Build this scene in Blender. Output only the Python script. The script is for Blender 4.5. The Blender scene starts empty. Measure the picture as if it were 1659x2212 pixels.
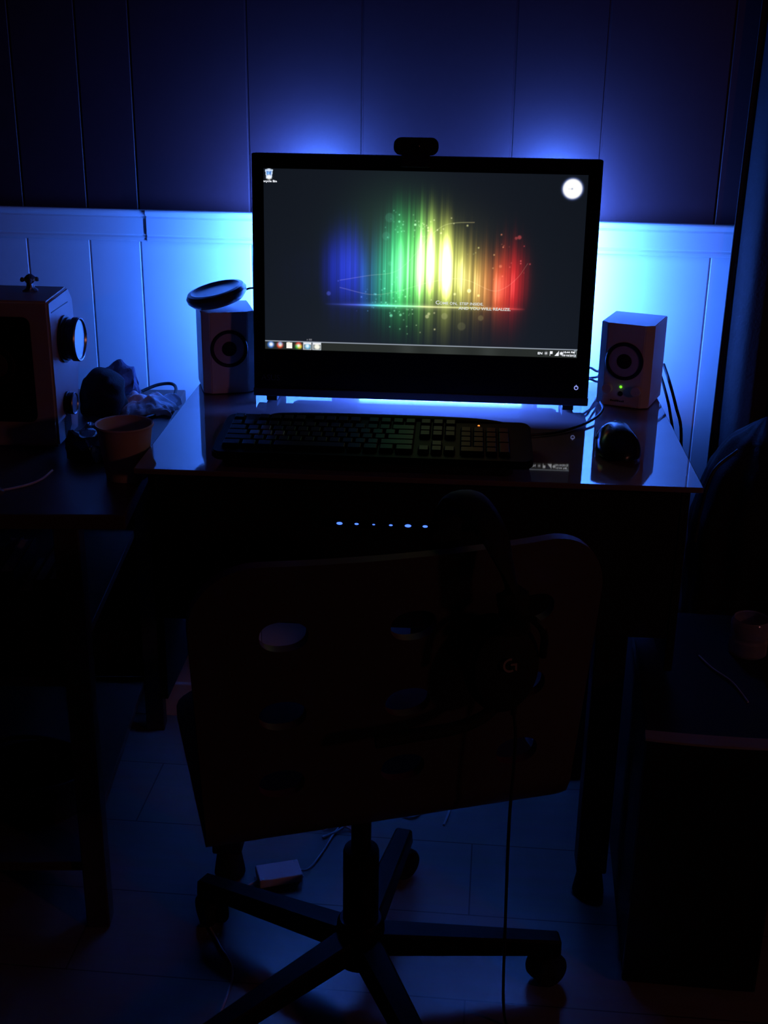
import bpy, bmesh, math, random
import numpy as np
from mathutils import Vector, Matrix, geometry
random.seed(7)
PI = math.pi
scene = bpy.context.scene
COL = scene.collection
V = Vector

# ------------------------------------------------------------------ camera
F_PX = 2690.089
pitch, yaw, roll = .3658, -.0886, .0143
cy_, sy_, cp_, sp_ = math.cos(yaw), math.sin(yaw), math.cos(pitch), math.sin(pitch)
fwd = V((sy_*cp_, cy_*cp_, -sp_)); rgt = V((cy_, -sy_, 0)); upv = rgt.cross(fwd)
r2 = rgt*math.cos(roll) + upv*math.sin(roll); u2 = -rgt*math.sin(roll) + upv*math.cos(roll)
cam_data = bpy.data.cameras.new('camera'); cam = bpy.data.objects.new('camera', cam_data); COL.objects.link(cam)
m = Matrix((r2, u2, -fwd)).transposed().to_4x4(); m.translation = V((0, -2.2142, 1.3187)); cam.matrix_world = m
cam_data.sensor_fit = 'VERTICAL'; cam_data.sensor_height = 24
cam_data.lens = F_PX/2212*24
cam_data.clip_start = .02
scene.camera = cam

# ------------------------------------------------------------------ world, lights, exposure
w = bpy.data.worlds.new('world'); scene.world = w; w.use_nodes = True
w.node_tree.nodes['Background'].inputs[0].default_value = (0, 0, 0, 1)
w.node_tree.nodes['Background'].inputs[1].default_value = 0
vs = scene.view_settings
vs.view_transform = 'Standard'; vs.look = 'None'; vs.exposure = 0; vs.gamma = 1; vs.use_curve_mapping = False

LED = (.046, .180, 1.0)           # blue of the monitor's backlight strips
LED_SIDE, LED_LOW, LED_UNDER = 1320.0, 7500.0, 4.4
WARM = (1.0, .34, .27)           # one dim warm lamp in the room, behind and right of the camera

def area(name, loc, target, sx, sy, power, color, spread=180):
    l = bpy.data.lights.new(name, 'AREA'); l.shape = 'RECTANGLE'; l.size = sx; l.size_y = sy
    l.energy = power; l.color = color; l.spread = math.radians(spread)
    o = bpy.data.objects.new(name, l); COL.objects.link(o); o.location = loc
    o.rotation_euler = (V(target)-V(loc)).to_track_quat('-Z', 'Y').to_euler(); return o
area('warm_lamp_light', (2.3, -2.5, 1.55), (0, -.2, .8), .16, .16, 2.1, WARM)

# ------------------------------------------------------------------ materials
def mat(name, color, rough=.5, metal=0.0, coat=0.0, noise=.08, nscale=30., bump=0., bscale=200., emit=None, estr=0., spec=.5, ior=1.45, trans=0.):
    M = bpy.data.materials.new(name); M.use_nodes = True
    nt = M.node_tree; n = nt.nodes; L = nt.links; b = n['Principled BSDF']
    b.inputs['Roughness'].default_value = rough; b.inputs['Metallic'].default_value = metal
    b.inputs['Coat Weight'].default_value = coat; b.inputs['IOR'].default_value = ior
    b.inputs['Specular IOR Level'].default_value = spec
    b.inputs['Transmission Weight'].default_value = trans
    tc = n.new('ShaderNodeTexCoord')
    if noise:
        t = n.new('ShaderNodeTexNoise'); t.inputs['Scale'].default_value = nscale; t.inputs['Detail'].default_value = 4
        mx = n.new('ShaderNodeMix'); mx.data_type = 'RGBA'
        mx.inputs[6].default_value = (*[c*(1-noise) for c in color], 1); mx.inputs[7].default_value = (*[min(1, c*(1+noise)) for c in color], 1)
        L.new(tc.outputs['Object'], t.inputs['Vector']); L.new(t.outputs['Fac'], mx.inputs[0]); L.new(mx.outputs[2], b.inputs['Base Color'])
    else:
        b.inputs['Base Color'].default_value = (*color, 1)
    if bump:
        t2 = n.new('ShaderNodeTexNoise'); t2.inputs['Scale'].default_value = bscale; t2.inputs['Detail'].default_value = 5
        bp = n.new('ShaderNodeBump'); bp.inputs['Strength'].default_value = bump; bp.inputs['Distance'].default_value = .002
        L.new(tc.outputs['Object'], t2.inputs['Vector']); L.new(t2.outputs['Fac'], bp.inputs['Height']); L.new(bp.outputs['Normal'], b.inputs['Normal'])
    if emit:
        b.inputs['Emission Color'].default_value = (*emit, 1); b.inputs['Emission Strength'].default_value = estr
    return M

M_red = mat('dark_plum_paint', (.042, .012, .0175), .55, bump=.15, bscale=60)
M_pale = mat('pale_satin_paint', (.72, .76, .80), .42, noise=.02, bump=.08, bscale=80)
M_rail = mat('pale_gloss_paint', (.74, .77, .80), .35, noise=.02, bump=.05, bscale=60)
M_ceil = mat('ceiling_paint', (.35, .33, .33), .9)
M_white = mat('white_speaker_plastic', (.72, .66, .66), .42, noise=.02)
M_cream = mat('cream_enamel', (.42, .34, .36), .38, noise=.04)
M_black = mat('black_plastic', (.006, .006, .007), .45, noise=.1)
M_bezel = mat('gloss_black_bezel', (.004, .004, .005), .12, noise=0)
M_matte = mat('matte_black', (.004, .004, .004), .8, noise=.2)
M_cabinet = mat('black_stained_board', (.005, .004, .004), .6, noise=.3, nscale=8)
M_rubber = mat('black_cable_rubber', (.004, .004, .005), .5, noise=0)
M_wcable = mat('white_cable', (.55, .55, .6), .5, noise=0)
M_key = mat('black_keycap', (.003, .004, .004), .45, noise=.05, spec=.10)
M_wasd = mat('orange_keycap', (.05, .012, .008), .42, noise=.05)
M_kbody = mat('gloss_black_keyboard', (.003, .003, .004), .58, noise=0, spec=.07)
M_cone = mat('grey_speaker_cone', (.50, .42, .46), .6, noise=.03)
M_dark = mat('dark_grey_plastic', (.02, .02, .022), .5)
M_chrome = mat('brushed_metal', (.5, .5, .52), .28, metal=1, noise=.05)
M_steel = mat('dark_painted_steel', (.005, .005, .006), .5, metal=0, spec=.15)
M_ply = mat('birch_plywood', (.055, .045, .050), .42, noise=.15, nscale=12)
M_plyedge = mat('red_edge_plywood', (.12, .028, .030), .5, noise=.15)  # warm red light along the shell edges put into the colour
M_paper = mat('white_tissue', (.80, .82, .88), .9, noise=.03)
M_bag = mat('blue_grey_cloth', (.10, .11, .20), .85, noise=.2)
M_darkcloth = mat('dark_cloth', (.010, .009, .012), .95, noise=.3, bump=.4, bscale=300)
M_curtain = mat('dark_blue_curtain', (.028, .026, .032), .85, noise=.2, bump=.3, bscale=200)
M_cup = mat('foam_cup', (.55, .40, .36), .75, noise=.03)
M_wood = mat('brown_table_veneer', (.085, .045, .038), .4, noise=.3, nscale=6)
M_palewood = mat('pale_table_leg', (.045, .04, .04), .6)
M_puck = mat('satin_dark_plastic', (.07, .08, .10), .28, noise=.05)
M_foil = mat('crinkled_plastic', (.03, .045, .07), .22, noise=.2)
M_silver = mat('silver_plastic', (.30, .30, .32), .35, metal=.2)
M_glass = mat('cloudy_clear_glass', (.75, .75, .85), .12, noise=0, trans=.80, ior=1.47)
M_logo = mat('grey_logo_print', (.28, .24, .24), .4, noise=0)
M_faint = mat('faint_grey_print', (.035, .035, .045), .4, noise=0)
M_box = mat('white_controller_plastic', (.60, .60, .66), .4, noise=.02)
M_led = mat('blue_led_strip', (.1, .1, .1), .5, noise=0, emit=LED, estr=LED_SIDE)
M_ledlow = mat('blue_led_strip_low', (.1, .1, .1), .5, noise=0, emit=LED, estr=LED_LOW)
M_ledunder = mat('blue_led_strip_under', (.1, .1, .1), .5, noise=0, emit=LED, estr=LED_UNDER)
M_glint = mat('blue_led_chip', (.05, .08, .3), .3, noise=0, emit=(.06, .16, 1.0), estr=2.2)  # glow that imitates blue reflections
M_green = mat('green_led', (.1, .5, .05), .3, noise=0, emit=(.22, 1.0, .03), estr=1.1)
M_orange = mat('orange_led', (.5, .1, .02), .3, noise=0, emit=(1.0, .22, .03), estr=2.2)
M_power = mat('blue_white_power_led', (.2, .2, .5), .3, noise=0, emit=(.35, .40, .95), estr=.8)

# desk: glossy glass over a pale brownish board
M_desk = mat('glossy_glass_desktop', (.20, .13, .15), .035, noise=.03, coat=0, ior=1.62)

def floor_mat():
    M = bpy.data.materials.new('laminate_planks'); M.use_nodes = True; nt = M.node_tree; n = nt.nodes; L = nt.links; b = n['Principled BSDF']
    tc = n.new('ShaderNodeTexCoord'); mp = n.new('ShaderNodeMapping'); mp.inputs['Rotation'].default_value = (0, 0, 0)
    br = n.new('ShaderNodeTexBrick'); br.inputs['Color1'].default_value = (.20, .17, .16, 1); br.inputs['Color2'].default_value = (.25, .21, .20, 1)
    br.inputs['Mortar'].default_value = (.08, .06, .06, 1); br.inputs['Scale'].default_value = 1; br.inputs['Brick Width'].default_value = 1.2
    br.inputs['Row Height'].default_value = .19; br.inputs['Mortar Size'].default_value = .0015; br.inputs['Mortar Smooth'].default_value = .3
    no = n.new('ShaderNodeTexNoise'); no.inputs['Scale'].default_value = 4; no.inputs['Detail'].default_value = 8
    m2 = n.new('ShaderNodeMapping'); m2.inputs['Scale'].default_value = (1, 12, 1)
    mx = n.new('ShaderNodeMix'); mx.data_type = 'RGBA'; mx.blend_type = 'MULTIPLY'; mx.inputs[0].default_value = .35
    L.new(tc.outputs['Object'], mp.inputs[0]); L.new(mp.outputs[0], br.inputs['Vector']); L.new(tc.outputs['Object'], m2.inputs[0]); L.new(m2.outputs[0], no.inputs['Vector'])
    L.new(br.outputs['Color'], mx.inputs[6]); L.new(no.outputs['Color'], mx.inputs[7]); L.new(mx.outputs[2], b.inputs['Base Color'])
    b.inputs['Roughness'].default_value = .30
    return M
M_floor = floor_mat()

def attr_emit_mat():
    M = bpy.data.materials.new('lcd_desktop_picture'); M.use_nodes = True; nt = M.node_tree; n = nt.nodes; L = nt.links
    b = n['Principled BSDF']; b.inputs['Base Color'].default_value = (0, 0, 0, 1); b.inputs['Roughness'].default_value = .35
    a = n.new('ShaderNodeAttribute'); a.attribute_name = 'pic'; L.new(a.outputs['Color'], b.inputs['Emission Color']); b.inputs['Emission Strength'].default_value = 1
    return M
M_lcd = attr_emit_mat()
M_scrtext = mat('lcd_white_text', (0, 0, 0), .4, noise=0, emit=(.70, .74, .70), estr=1.0)
M_scrtext2 = mat('lcd_bright_text', (0, 0, 0), .4, noise=0, emit=(.9, .93, 1.0), estr=1.2)

# ------------------------------------------------------------------ helpers
def obj(name, bm, material, parent=None, smooth=False, loc=None, rot=None, **props):
    me = bpy.data.meshes.new(name)
    if isinstance(bm, bmesh.types.BMesh):
        bm.normal_update(); bm.to_mesh(me); bm.free()
    else:
        me = bm; me.name = name
    ms = material if isinstance(material, (list, tuple)) else [material]
    for mm in ms: me.materials.append(mm)
    if smooth:
        for p in me.polygons: p.use_smooth = True
        try: me.set_sharp_from_angle(angle=math.radians(35))
        except Exception: pass
    o = bpy.data.objects.new(name, me); COL.objects.link(o)
    if parent: o.parent = parent
    if loc is not None: o.location = loc
    if rot is not None: o.rotation_euler = rot
    for k, v in props.items(): o[k] = v
    return o
def thing(name, label, cat, loc=(0, 0, 0), rot=(0, 0, 0), group=None):
    o = bpy.data.objects.new(name, None); COL.objects.link(o); o.location = loc; o.rotation_euler = rot; o.empty_display_size = .05
    o['label'] = label; o['category'] = cat
    if group: o['group'] = group
    return o
def tag(o, label, cat, group=None):
    o['label'] = label; o['category'] = cat
    if group: o['group'] = group
    return o
def box(x0, x1, y0, y1, z0, z1, bev=0, seg=2, bm=None):
    b = bmesh.new()
    bmesh.ops.create_cube(b, size=1)
    for v in b.verts: v.co = V(((x0+x1)/2+v.co.x*(x1-x0), (y0+y1)/2+v.co.y*(y1-y0), (z0+z1)/2+v.co.z*(z1-z0)))
    if bev: bmesh.ops.bevel(b, geom=b.edges[:], offset=bev, segments=seg, affect='EDGES', profile=.5)
    return merge(bm, b) if bm else b
def merge(a, b):
    me = bpy.data.meshes.new('tmp'); b.to_mesh(me); b.free(); a.from_mesh(me); bpy.data.meshes.remove(me); return a
def xf(bm, M4):
    bmesh.ops.transform(bm, matrix=M4, verts=bm.verts[:]); return bm
def lathe(prof, seg=48, axis='Z', bm=None):
    b = bmesh.new(); rings = []
    for r, z in prof:
        if r < 1e-6: rings.append([b.verts.new((0, 0, z))])
        else: rings.append([b.verts.new((r*math.cos(2*PI*i/seg), r*math.sin(2*PI*i/seg), z)) for i in range(seg)])
    for A, B in zip(rings, rings[1:]):
        for i in range(seg):
            j = (i+1) % seg
            if len(A) == 1 and len(B) == 1: continue
            if len(A) == 1: b.faces.new((A[0], B[j], B[i]))
            elif len(B) == 1: b.faces.new((A[i], A[j], B[0]))
            else: b.faces.new((A[i], A[j], B[j], B[i]))
    bmesh.ops.recalc_face_normals(b, faces=b.faces[:])
    if axis == 'Y': xf(b, Matrix.Rotation(PI/2, 4, 'X'))      # +z -> -y (towards the viewer)
    if axis == 'X': xf(b, Matrix.Rotation(PI/2, 4, 'Y'))      # +z -> +x
    return merge(bm, b) if bm else b
def smoothpath(pts, n=8):
    P = [V(p) for p in pts]; P = [P[0]*2-P[1]]+P+[P[-1]*2-P[-2]]; out = []
    for i in range(1, len(P)-2):
        for k in range(n):
            t = k/n; a, b, c, d = P[i-1:i+3]
            out.append(.5*((2*b)+(c-a)*t+(2*a-5*b+4*c-d)*t*t+(3*b-a-3*c+d)*t**3))
    out.append(P[-2]); return out
def tube(pts, r, seg=10, n=8, flat=1.0, bm=None):
    P = smoothpath(pts, n) if n > 1 else [V(p) for p in pts]
    b = bmesh.new(); rings = []; up = V((0, 0, 1))
    for i, p in enumerate(P):
        t = (P[min(i+1, len(P)-1)]-P[max(i-1, 0)]).normalized()
        if abs(t.dot(up)) > .98: s = V((1, 0, 0))
        else: s = t.cross(up).normalized()
        if i and s.dot(ps) < 0: s = -s
        ps = s; u = s.cross(t).normalized(); rr = r(i/(len(P)-1)) if callable(r) else r
        rings.append([b.verts.new(p+(s*math.cos(2*PI*k/seg)+u*flat*math.sin(2*PI*k/seg))*rr) for k in range(seg)])
    for A, B in zip(rings, rings[1:]):
        for i in range(seg): b.faces.new((A[i], A[(i+1) % seg], B[(i+1) % seg], B[i]))
    b.faces.new(rings[0][::-1]); b.faces.new(rings[-1]); bmesh.ops.recalc_face_normals(b, faces=b.faces[:])
    return merge(bm, b) if bm else b
def prism(poly, h0, h1, bev=0, axis='Z'):
    b = bmesh.new(); A = [b.verts.new((x, y, h0)) for x, y in poly]; f = b.faces.new(A)
    r = bmesh.ops.extrude_face_region(b, geom=[f]); vs_ = [g for g in r['geom'] if isinstance(g, bmesh.types.BMVert)]
    for v in vs_: v.co.z = h1
    bmesh.ops.recalc_face_normals(b, faces=b.faces[:])
    if bev: bmesh.ops.bevel(b, geom=[e for e in b.edges if abs(e.verts[0].co.z-e.verts[1].co.z) < 1e-6], offset=bev, segments=2, affect='EDGES')
    if axis == 'Y': xf(b, Matrix.Rotation(PI/2, 4, 'X'))       # (x,y,h) -> (x,-h,y)
    return b
def rrect(w_, h_, r, n=6, cx=0, cy=0):
    out = []
    for sx, sy, a0 in ((1, 1, 0), (-1, 1, PI/2), (-1, -1, PI), (1, -1, 3*PI/2)):
        for k in range(n+1):
            a = a0+PI/2*k/n; out.append((cx+sx*(w_/2-r)+r*math.cos(a), cy+sy*(h_/2-r)+r*math.sin(a)))
    return out
def sheet(outline, holes, fn, thick, spacing, mats_edge=True):
    """Bent panel: outline and holes in (s,t), mapped by fn to a 3-D point and normal."""
    pts = [V(p) for p in outline]; edges = [(i, (i+1) % len(outline)) for i in range(len(outline))]
    for h in holes:
        o0 = len(pts); pts += [V(p) for p in h]; edges += [(o0+i, o0+(i+1) % len(h)) for i in range(len(h))]
    xs = [p[0] for p in outline]; ys = [p[1] for p in outline]
    def inside(px, py, poly):
        c = False; j = len(poly)-1
        for i in range(len(poly)):
            xi, yi = poly[i]; xj, yj = poly[j]
            if (yi > py) != (yj > py) and px < (xj-xi)*(py-yi)/(yj-yi)+xi: c = not c
            j = i
        return c
    y = min(ys)
    while y < max(ys):
        x = min(xs)
        while x < max(xs):
            if inside(x, y, outline) and not any(inside(x, y, h) for h in holes): pts.append(V((x, y)))
            x += spacing
        y += spacing
    v2, e2, f2, _, _, _ = geometry.delaunay_2d_cdt(pts, edges, [], 0, 1e-5)
    faces = []
    for f in f2:
        cx = sum(v2[i][0] for i in f)/len(f); cy = sum(v2[i][1] for i in f)/len(f)
        if inside(cx, cy, outline) and not any(inside(cx, cy, h) for h in holes): faces.append(f)
    b = bmesh.new(); top = []; bot = []
    for p in v2:
        q, nn = fn(p[0], p[1]); top.append(b.verts.new(q+nn*thick/2)); bot.append(b.verts.new(q-nn*thick/2))
    cnt = {}
    for f in faces:
        b.faces.new([top[i] for i in f]); b.faces.new([bot[i] for i in reversed(f)])
        for k in range(len(f)):
            a, c = f[k], f[(k+1) % len(f)]; cnt.setdefault((min(a, c), max(a, c)), []).append((a, c))
    for k, l in cnt.items():
        if len(l) == 1:
            a, c = l[0]; ff = b.faces.new((top[c], top[a], bot[a], bot[c])); ff.material_index = 1
    for v in b.verts[:]:
        if not v.link_faces: b.verts.remove(v)
    bmesh.ops.recalc_face_normals(b, faces=b.faces[:])
    return b
def text_mesh(s, size, align='LEFT', ext=0.0, bold=0.0):
    cu = bpy.data.curves.new('txt', 'FONT'); cu.body = s; cu.size = size; cu.align_x = align; cu.extrude = ext; cu.resolution_u = 3; cu.offset = bold*size
    o = bpy.data.objects.new('txt', cu); COL.objects.link(o); dg = bpy.context.evaluated_depsgraph_get(); dg.update()
    me = bpy.data.meshes.new_from_object(o.evaluated_get(dg)); bpy.data.objects.remove(o); bpy.data.curves.remove(cu); return me
def text_bm(s, size, M4, align='LEFT', ext=0.0, bold=0.0):
    me = text_mesh(s, size, align, ext, bold); b = bmesh.new(); b.from_mesh(me); bpy.data.meshes.remove(me); return xf(b, M4)
def crumple(bm, amp, scale, seed=0, zmin=None):
    from mathutils import noise
    for v in bm.verts:
        d = noise.noise_vector(v.co*scale+V((seed, seed*2, seed*3)))*amp
        v.co += d
        if zmin is not None and v.co.z < zmin: v.co.z = zmin
    return bm
STAND = Matrix.Rotation(PI/2, 4, 'X')   # text lying in xy -> standing in xz, facing -y

# ------------------------------------------------------------------ room shell
WX0, WX1, WY0, HC = -1.7, 3.0, -3.9, 2.4
RB, RT = .967, 1.023
grooves_x = [-1.19, -1.08, -.853, -.7365, -.643, -.4415, -.244, .012, .163, .3645, .60, .74, 1.0, 1.25, 1.55, 1.9, 2.3, 2.7]
def panel_wall(z0, z1):
    b = bmesh.new(); prof = [(WX0, 0)]
    for g in grooves_x: prof += [(g-.0024, 0), (g-.0010, .0017), (g+.0010, .0017), (g+.0024, 0)]
    prof += [(WX1, 0), (WX1, .05), (WX0, .05)]
    A = [b.verts.new((x, y, z0)) for x, y in prof]; B = [b.verts.new((x, y, z1)) for x, y in prof]; n = len(prof)
    for i in range(n): b.faces.new((A[i], A[(i+1) % n], B[(i+1) % n], B[i]))
    bmesh.ops.recalc_face_normals(b, faces=b.faces[:]); return b
wb = panel_wall(0, .995)
for f in wb.faces: f.material_index = 0
up_ = panel_wall(.995, HC)
for f in up_.faces: f.material_index = 1
merge(wb, up_)
obj('wall_back', wb, [M_pale, M_red], kind='structure')
obj('wall_left', box(WX0-.05, WX0, WY0, .05, 0, HC), M_red, kind='structure')
obj('wall_right', box(WX1, WX1+.05, WY0, .05, 0, HC), M_red, kind='structure')
obj('wall_front', box(WX0-.05, WX1+.05, WY0-.05, WY0, 0, HC), M_red, kind='structure')
obj('floor', box(WX0-.05, WX1+.05, WY0-.05, .05, -.05, 0), M_floor, kind='structure')
obj('ceiling', box(WX0-.05, WX1+.05, WY0-.05, .05, HC, HC+.05), M_ceil, kind='structure')
def rail(x0, x1, dep):
    h = RT-RB
    pr = [(0, 0), (.35, 0), (.6, .05), (.62, .13), (.45, .19), (.62, .24), (.62, .74), (.45, .79), (.75, .83), (.95, .90), (1, .96), (.92, 1.0), (0, 1.0)]
    b = bmesh.new(); A = [b.verts.new((x0, -.0005-dep*a, RB+h*z)) for a, z in pr]; B = [b.verts.new((x1, -.0005-dep*a, RB+h*z)) for a, z in pr]; n = len(pr)
    for i in range(n): b.faces.new((A[i], A[(i+1) % n], B[(i+1) % n], B[i]))
    b.faces.new(A); b.faces.new(B[::-1]); bmesh.ops.recalc_face_normals(b, faces=b.faces[:]); return b
obj('trim_1', rail(WX0, -.6285, .012), M_rail, kind='structure')
obj('trim_2', rail(-.628, WX1, .0155), M_rail, kind='structure')
obj('baseboard_back', box(WX0, WX1, -.012, -.0005, 0, .075, .002), M_rail, kind='structure')

# ------------------------------------------------------------------ desk
DA = .028
desk = thing('desk', 'computer desk with a glossy glass top and black boxed front under it', 'desk', (-.1015, -.60, 0), (0, 0, DA))
DW = .393                                     # half width; local y: 0 is the front edge
obj('desktop', box(-DW, DW, 0, .545, .742, .75, .0012, 2), M_desk, desk)
cab = bmesh.new()
box(-.372, .372, .045, .058, .498, .7415, .001, 1, cab); box(-.372, -.358, .0585, .25, .498, .7415, 0, 1, cab); box(.358, .372, .0585, .25, .498, .7415, 0, 1, cab)
box(-.3575, .3575, .0585, .25, .498, .512, 0, 1, cab)
obj('side_panel', box(.373, .385, .045, .54, .445, .7415, .001, 1), M_cabinet, desk)  # added panel, covers the blue-lit wall beyond the desk
obj('front_box', cab, M_cabinet, desk)
obj('side_panel', box(-.385, -.373, .045, .54, .36, .7415, .001, 1), M_cabinet, desk)  # added panel, hides the lit wall and shades the floor on the left
for sx, yy in ((-1, .10), (1, .10), (.025, .46), (1, .46)):
    top_z = .4975 if yy < .3 else .7415
    lg = box(sx*.298-.024, sx*.298+.024, yy-.024, yy+.024, .055, top_z, .003)
    lo = obj('leg', lg, M_cabinet, desk)
    obj('foot', lathe([(0, 0), (.022, 0), (.026, .006), (.020, .045), (.012, .0549), (0, .0549)], 20), M_matte, lo, True, loc=(sx*.298, yy, 0))
ub = box(-.22, .34, .462, .472, .7385, .7415)
ub.normal_update()
for f in ub.faces: f.material_index = 1 if f.normal.z < -.5 else 0
obj('underside_led_strip', ub, [M_black, M_ledunder], desk)
# glowing dots standing in for blue reflections on the black front
strip = thing('led_light_bar', 'thin bar of small blue lights on the black front under the desktop', 'light strip', (-.1015, -.60, 0), (0, 0, DA))
obj('bar', box(-.13, .10, .0405, .0445,   .657, .669, .0008, 1), M_bezel, strip)
for i in range(7):
    x = -.108+i*.0246; s = (.0026, .0018, .0012, .0016, .0028, .0022, .002)[i]
    l = lathe([(0, .0016), (s*.6, .0013), (s, 0), (0, 0)], 12, 'Y'); xf(l, Matrix.Translation((x, .0404, .663)) @ Matrix.Diagonal((1.7, 1, .85, 1)))
    obj('led', l, M_glint, strip)

# ------------------------------------------------------------------ monitor (all-in-one)
K = .9876
mon = thing('computer_monitor', 'wide black computer monitor glowing with a rainbow streak desktop picture', 'monitor', (-.1203, -.2507, .7505), (-.0673, 0, .0213))
WLm, WRm, TOP = .2744*K, .2774*K, .400*K
S0, S1, SW = .0899*K, .3769*K, .255*K      # screen bottom, top, half width
G0 = .0115                                  # gap between body and desk
def frame(x0, x1, z0, z1, hx0, hx1, hz0, hz1, y0, y1):
    b = bmesh.new()
    box(x0, hx0, y0, y1, z0, z1, 0, 1, b); box(hx1, x1, y0, y1, z0, z1, 0, 1, b)
    box(hx0, hx1, y0, y1, hz1, z1, 0, 1, b); box(hx0, hx1, y0, y1, z0, hz0, 0, 1, b)
    bmesh.ops.remove_doubles(b, verts=b.verts[:], dist=1e-6); return b
obj('bezel', frame(-WLm+.001, WRm-.001, G0+.014, TOP-.001, -SW, SW, S0, S1, -.004, .002), M_bezel, mon)
obj('housing', box(-WLm, WRm, .0025, .040, G0+.002, TOP, .002), M_black, mon)
rb = box(-.225, .235, .0405, .125, .035, .375, .010, 2); obj('rear_housing', rb, M_black, mon)
obj('bottom_lip', box(-WLm, WRm, -.006, .002, G0, G0+.0135, .0015), mat('satin_dark_lip', (.03, .026, .03), .35, noise=0), mon)
st = bmesh.new()
box(-.11, .11, .155, .175, .001, .006, .001, 1, st)
for k in (0, 1): tube([(-.02+.04*k, .1370, .155), (-.02+.04*k, .150, .10), (-.02+.04*k, .165, .0064)], .005, 8, 4, bm=st)
obj('rear_stand', st, M_black, mon, rot=(.0673, 0, 0))
for sx in (-.243, .243):
    fb = box(sx-.009, sx+.009, .008, .125, .0006, G0+.0015, .001, 1); box(sx-.006, sx+.006, .0412, .125, G0, .034, 0, 1, fb)  # tall rear block added to keep the low strip's light off the speakers
    obj('foot', fb, M_matte, mon, rot=(.0673, 0, 0))
def strip_bm(x0, x1, y0, y1, z0, z1, face, side=0):
    b = box(x0, x1, y0, y1, z0, z1)
    b.normal_update()
    for f in b.faces: f.material_index = 1 if (f.normal.y*face > .5 or f.normal.x*side > .5) else 0
    return b
for sx in (-.205, .215):
    obj('led_strip', strip_bm(sx-.005, sx+.005, .1255, .1275, .05, .360, 1), [M_black, M_led], mon)['label'] = 'glowing blue strip stuck on the back'
pw = lathe([(.0034, 0), (.0036, .0007), (.0028, .0012), (.0022, .0007), (.0024, 0)], 20, 'Y')
box(-.0005, .0005, -.0012, 0, .0012, .0048, 0, 1, pw)
xf(pw, Matrix.Translation((.2535, -.0042, .041))); obj('power_button', pw, M_power, mon)
obj('maker_lettering', text_bm('ASUS', .0135, Matrix.Translation((-.2585, -.0042, .0375)) @ STAND), M_faint, mon)

# --- the picture on the screen, computed per point
NX, NY = 704, 398
def lin(c): c = np.asarray(c, float)/255; return np.where(c <= .04045, c/12.92, ((c+.055)/1.055)**2.4)
u = np.linspace(0, 1, NX)[None, :]; v = np.linspace(0, 1, NY)[:, None]       # v from the top
rng = np.random.default_rng(3)
def gauss(x, c, s): return np.exp(-((x-c)/s)**2)
def interp(x, xs, ys): return np.interp(x, xs, ys)
us = [.0, .17, .22, .29, .33, .37, .42, .47, .52, .56, .62, .67, .71, .75, .79, .83, .86, 1]
hue = np.stack([interp(u[0], us, [c[k] for c in [(10, 20, 120), (15, 25, 150), (25, 45, 215), (30, 50, 220), (35, 110, 190), (50, 190, 150), (70, 225, 125), (110, 250, 120), (205, 255, 120), (235, 255, 120), (225, 225, 110), (225, 185, 90), (230, 140, 70), (235, 80, 45), (225, 35, 35), (170, 20, 25), (60, 10, 20), (20, 15, 20)]]) for k in range(3)], -1)
peak = interp(u[0], us, [0, .06, .62, .76, .66, .84, 1.0, 1.2, 1.55, 1.72, 1.25, 1.02, .94, 1.0, .95, .30, .02, 0])
vc = interp(u[0], us, [.56, .54, .53, .54, .60, .58, .54, .52, .49, .51, .56, .60, .62, .62, .60, .58, .57, .57])       # centre height
hu = interp(u[0], us, [.12, .14, .16, .17, .17, .22, .275, .255, .22, .195, .17, .155, .15, .16, .165, .13, .1, .1])      # spread upward
hd = interp(u[0], us, [.12, .15, .18, .18, .19, .21, .22, .21, .18, .17, .15, .14, .14, .15, .16, .14, .1, .1])
st1 = np.convolve(rng.random(NX+40), np.ones(3)/3, 'same')[20:-20]; st2 = np.convolve(rng.random(NX+80), np.ones(9)/9, 'same')[40:-40]
st3 = np.convolve(rng.random(NX+80), np.ones(25)/25, 'same')[40:-40]
streak = np.clip(.88+.50*(st1-.5)+1.15*(st2-.5)+1.0*(st3-.5), .30, 1.5)
for c, s, a in ((.493, .0035, .75), (.525, .010, .85), (.578, .013, .85), (.625, .004, .4), (.43, .006, .25), (.405, .004, .3), (.455, .004, .3), (.735, .004, .35), (.70, .005, .25), (.312, .005, .25)):
    streak = streak + a*gauss(u[0], c, s)
for c, s in ((.548, .006), (.60, .004), (.475, .003), (.51, .003), (.36, .004), (.66, .004), (.72, .003), (.335, .006)):
    streak = streak*(1-.42*gauss(u[0], c, s))
d = v-vc[None, :]
jit = (np.convolve(rng.random(NX+20), np.ones(7)/7, 'same')[10:-10]-.5)
prof = np.where(d < 0, np.exp(-np.abs(d/(hu*(1+jit*.5))[None, :])**2.1), np.exp(-np.abs(d/hd[None, :])**2.4))
prof = prof+.035*np.exp(-np.abs(d/.32)**2)*gauss(u, .5, .17)
below = v > .735
amp = prof*peak[None, :]*streak[None, :]*np.where(below, .30, 1.0)*(1-np.exp(-(v/.20)**2))
refl = .10*np.exp(-np.abs((v-.735)/.13)**1.5)*peak[None, :]*streak[None, :]*below
amp = np.clip(amp+refl, 0, 3)
hl = lin(hue)
pic = np.zeros((NY, NX, 3)); pic += lin((26, 32, 42))
vign = (.62+.38*np.exp(-((u-.45)/.5)**2))[..., None]*(.70+.30*v)[..., None]; pic *= vign
pic += (amp**1.25)[..., None]*hl[None]*1.0
pic += (np.clip(amp-.80, 0, 2)**1.4*1.3)[..., None]*(lin(np.clip(hue*.6+110, 0, 255)))[None]
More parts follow.
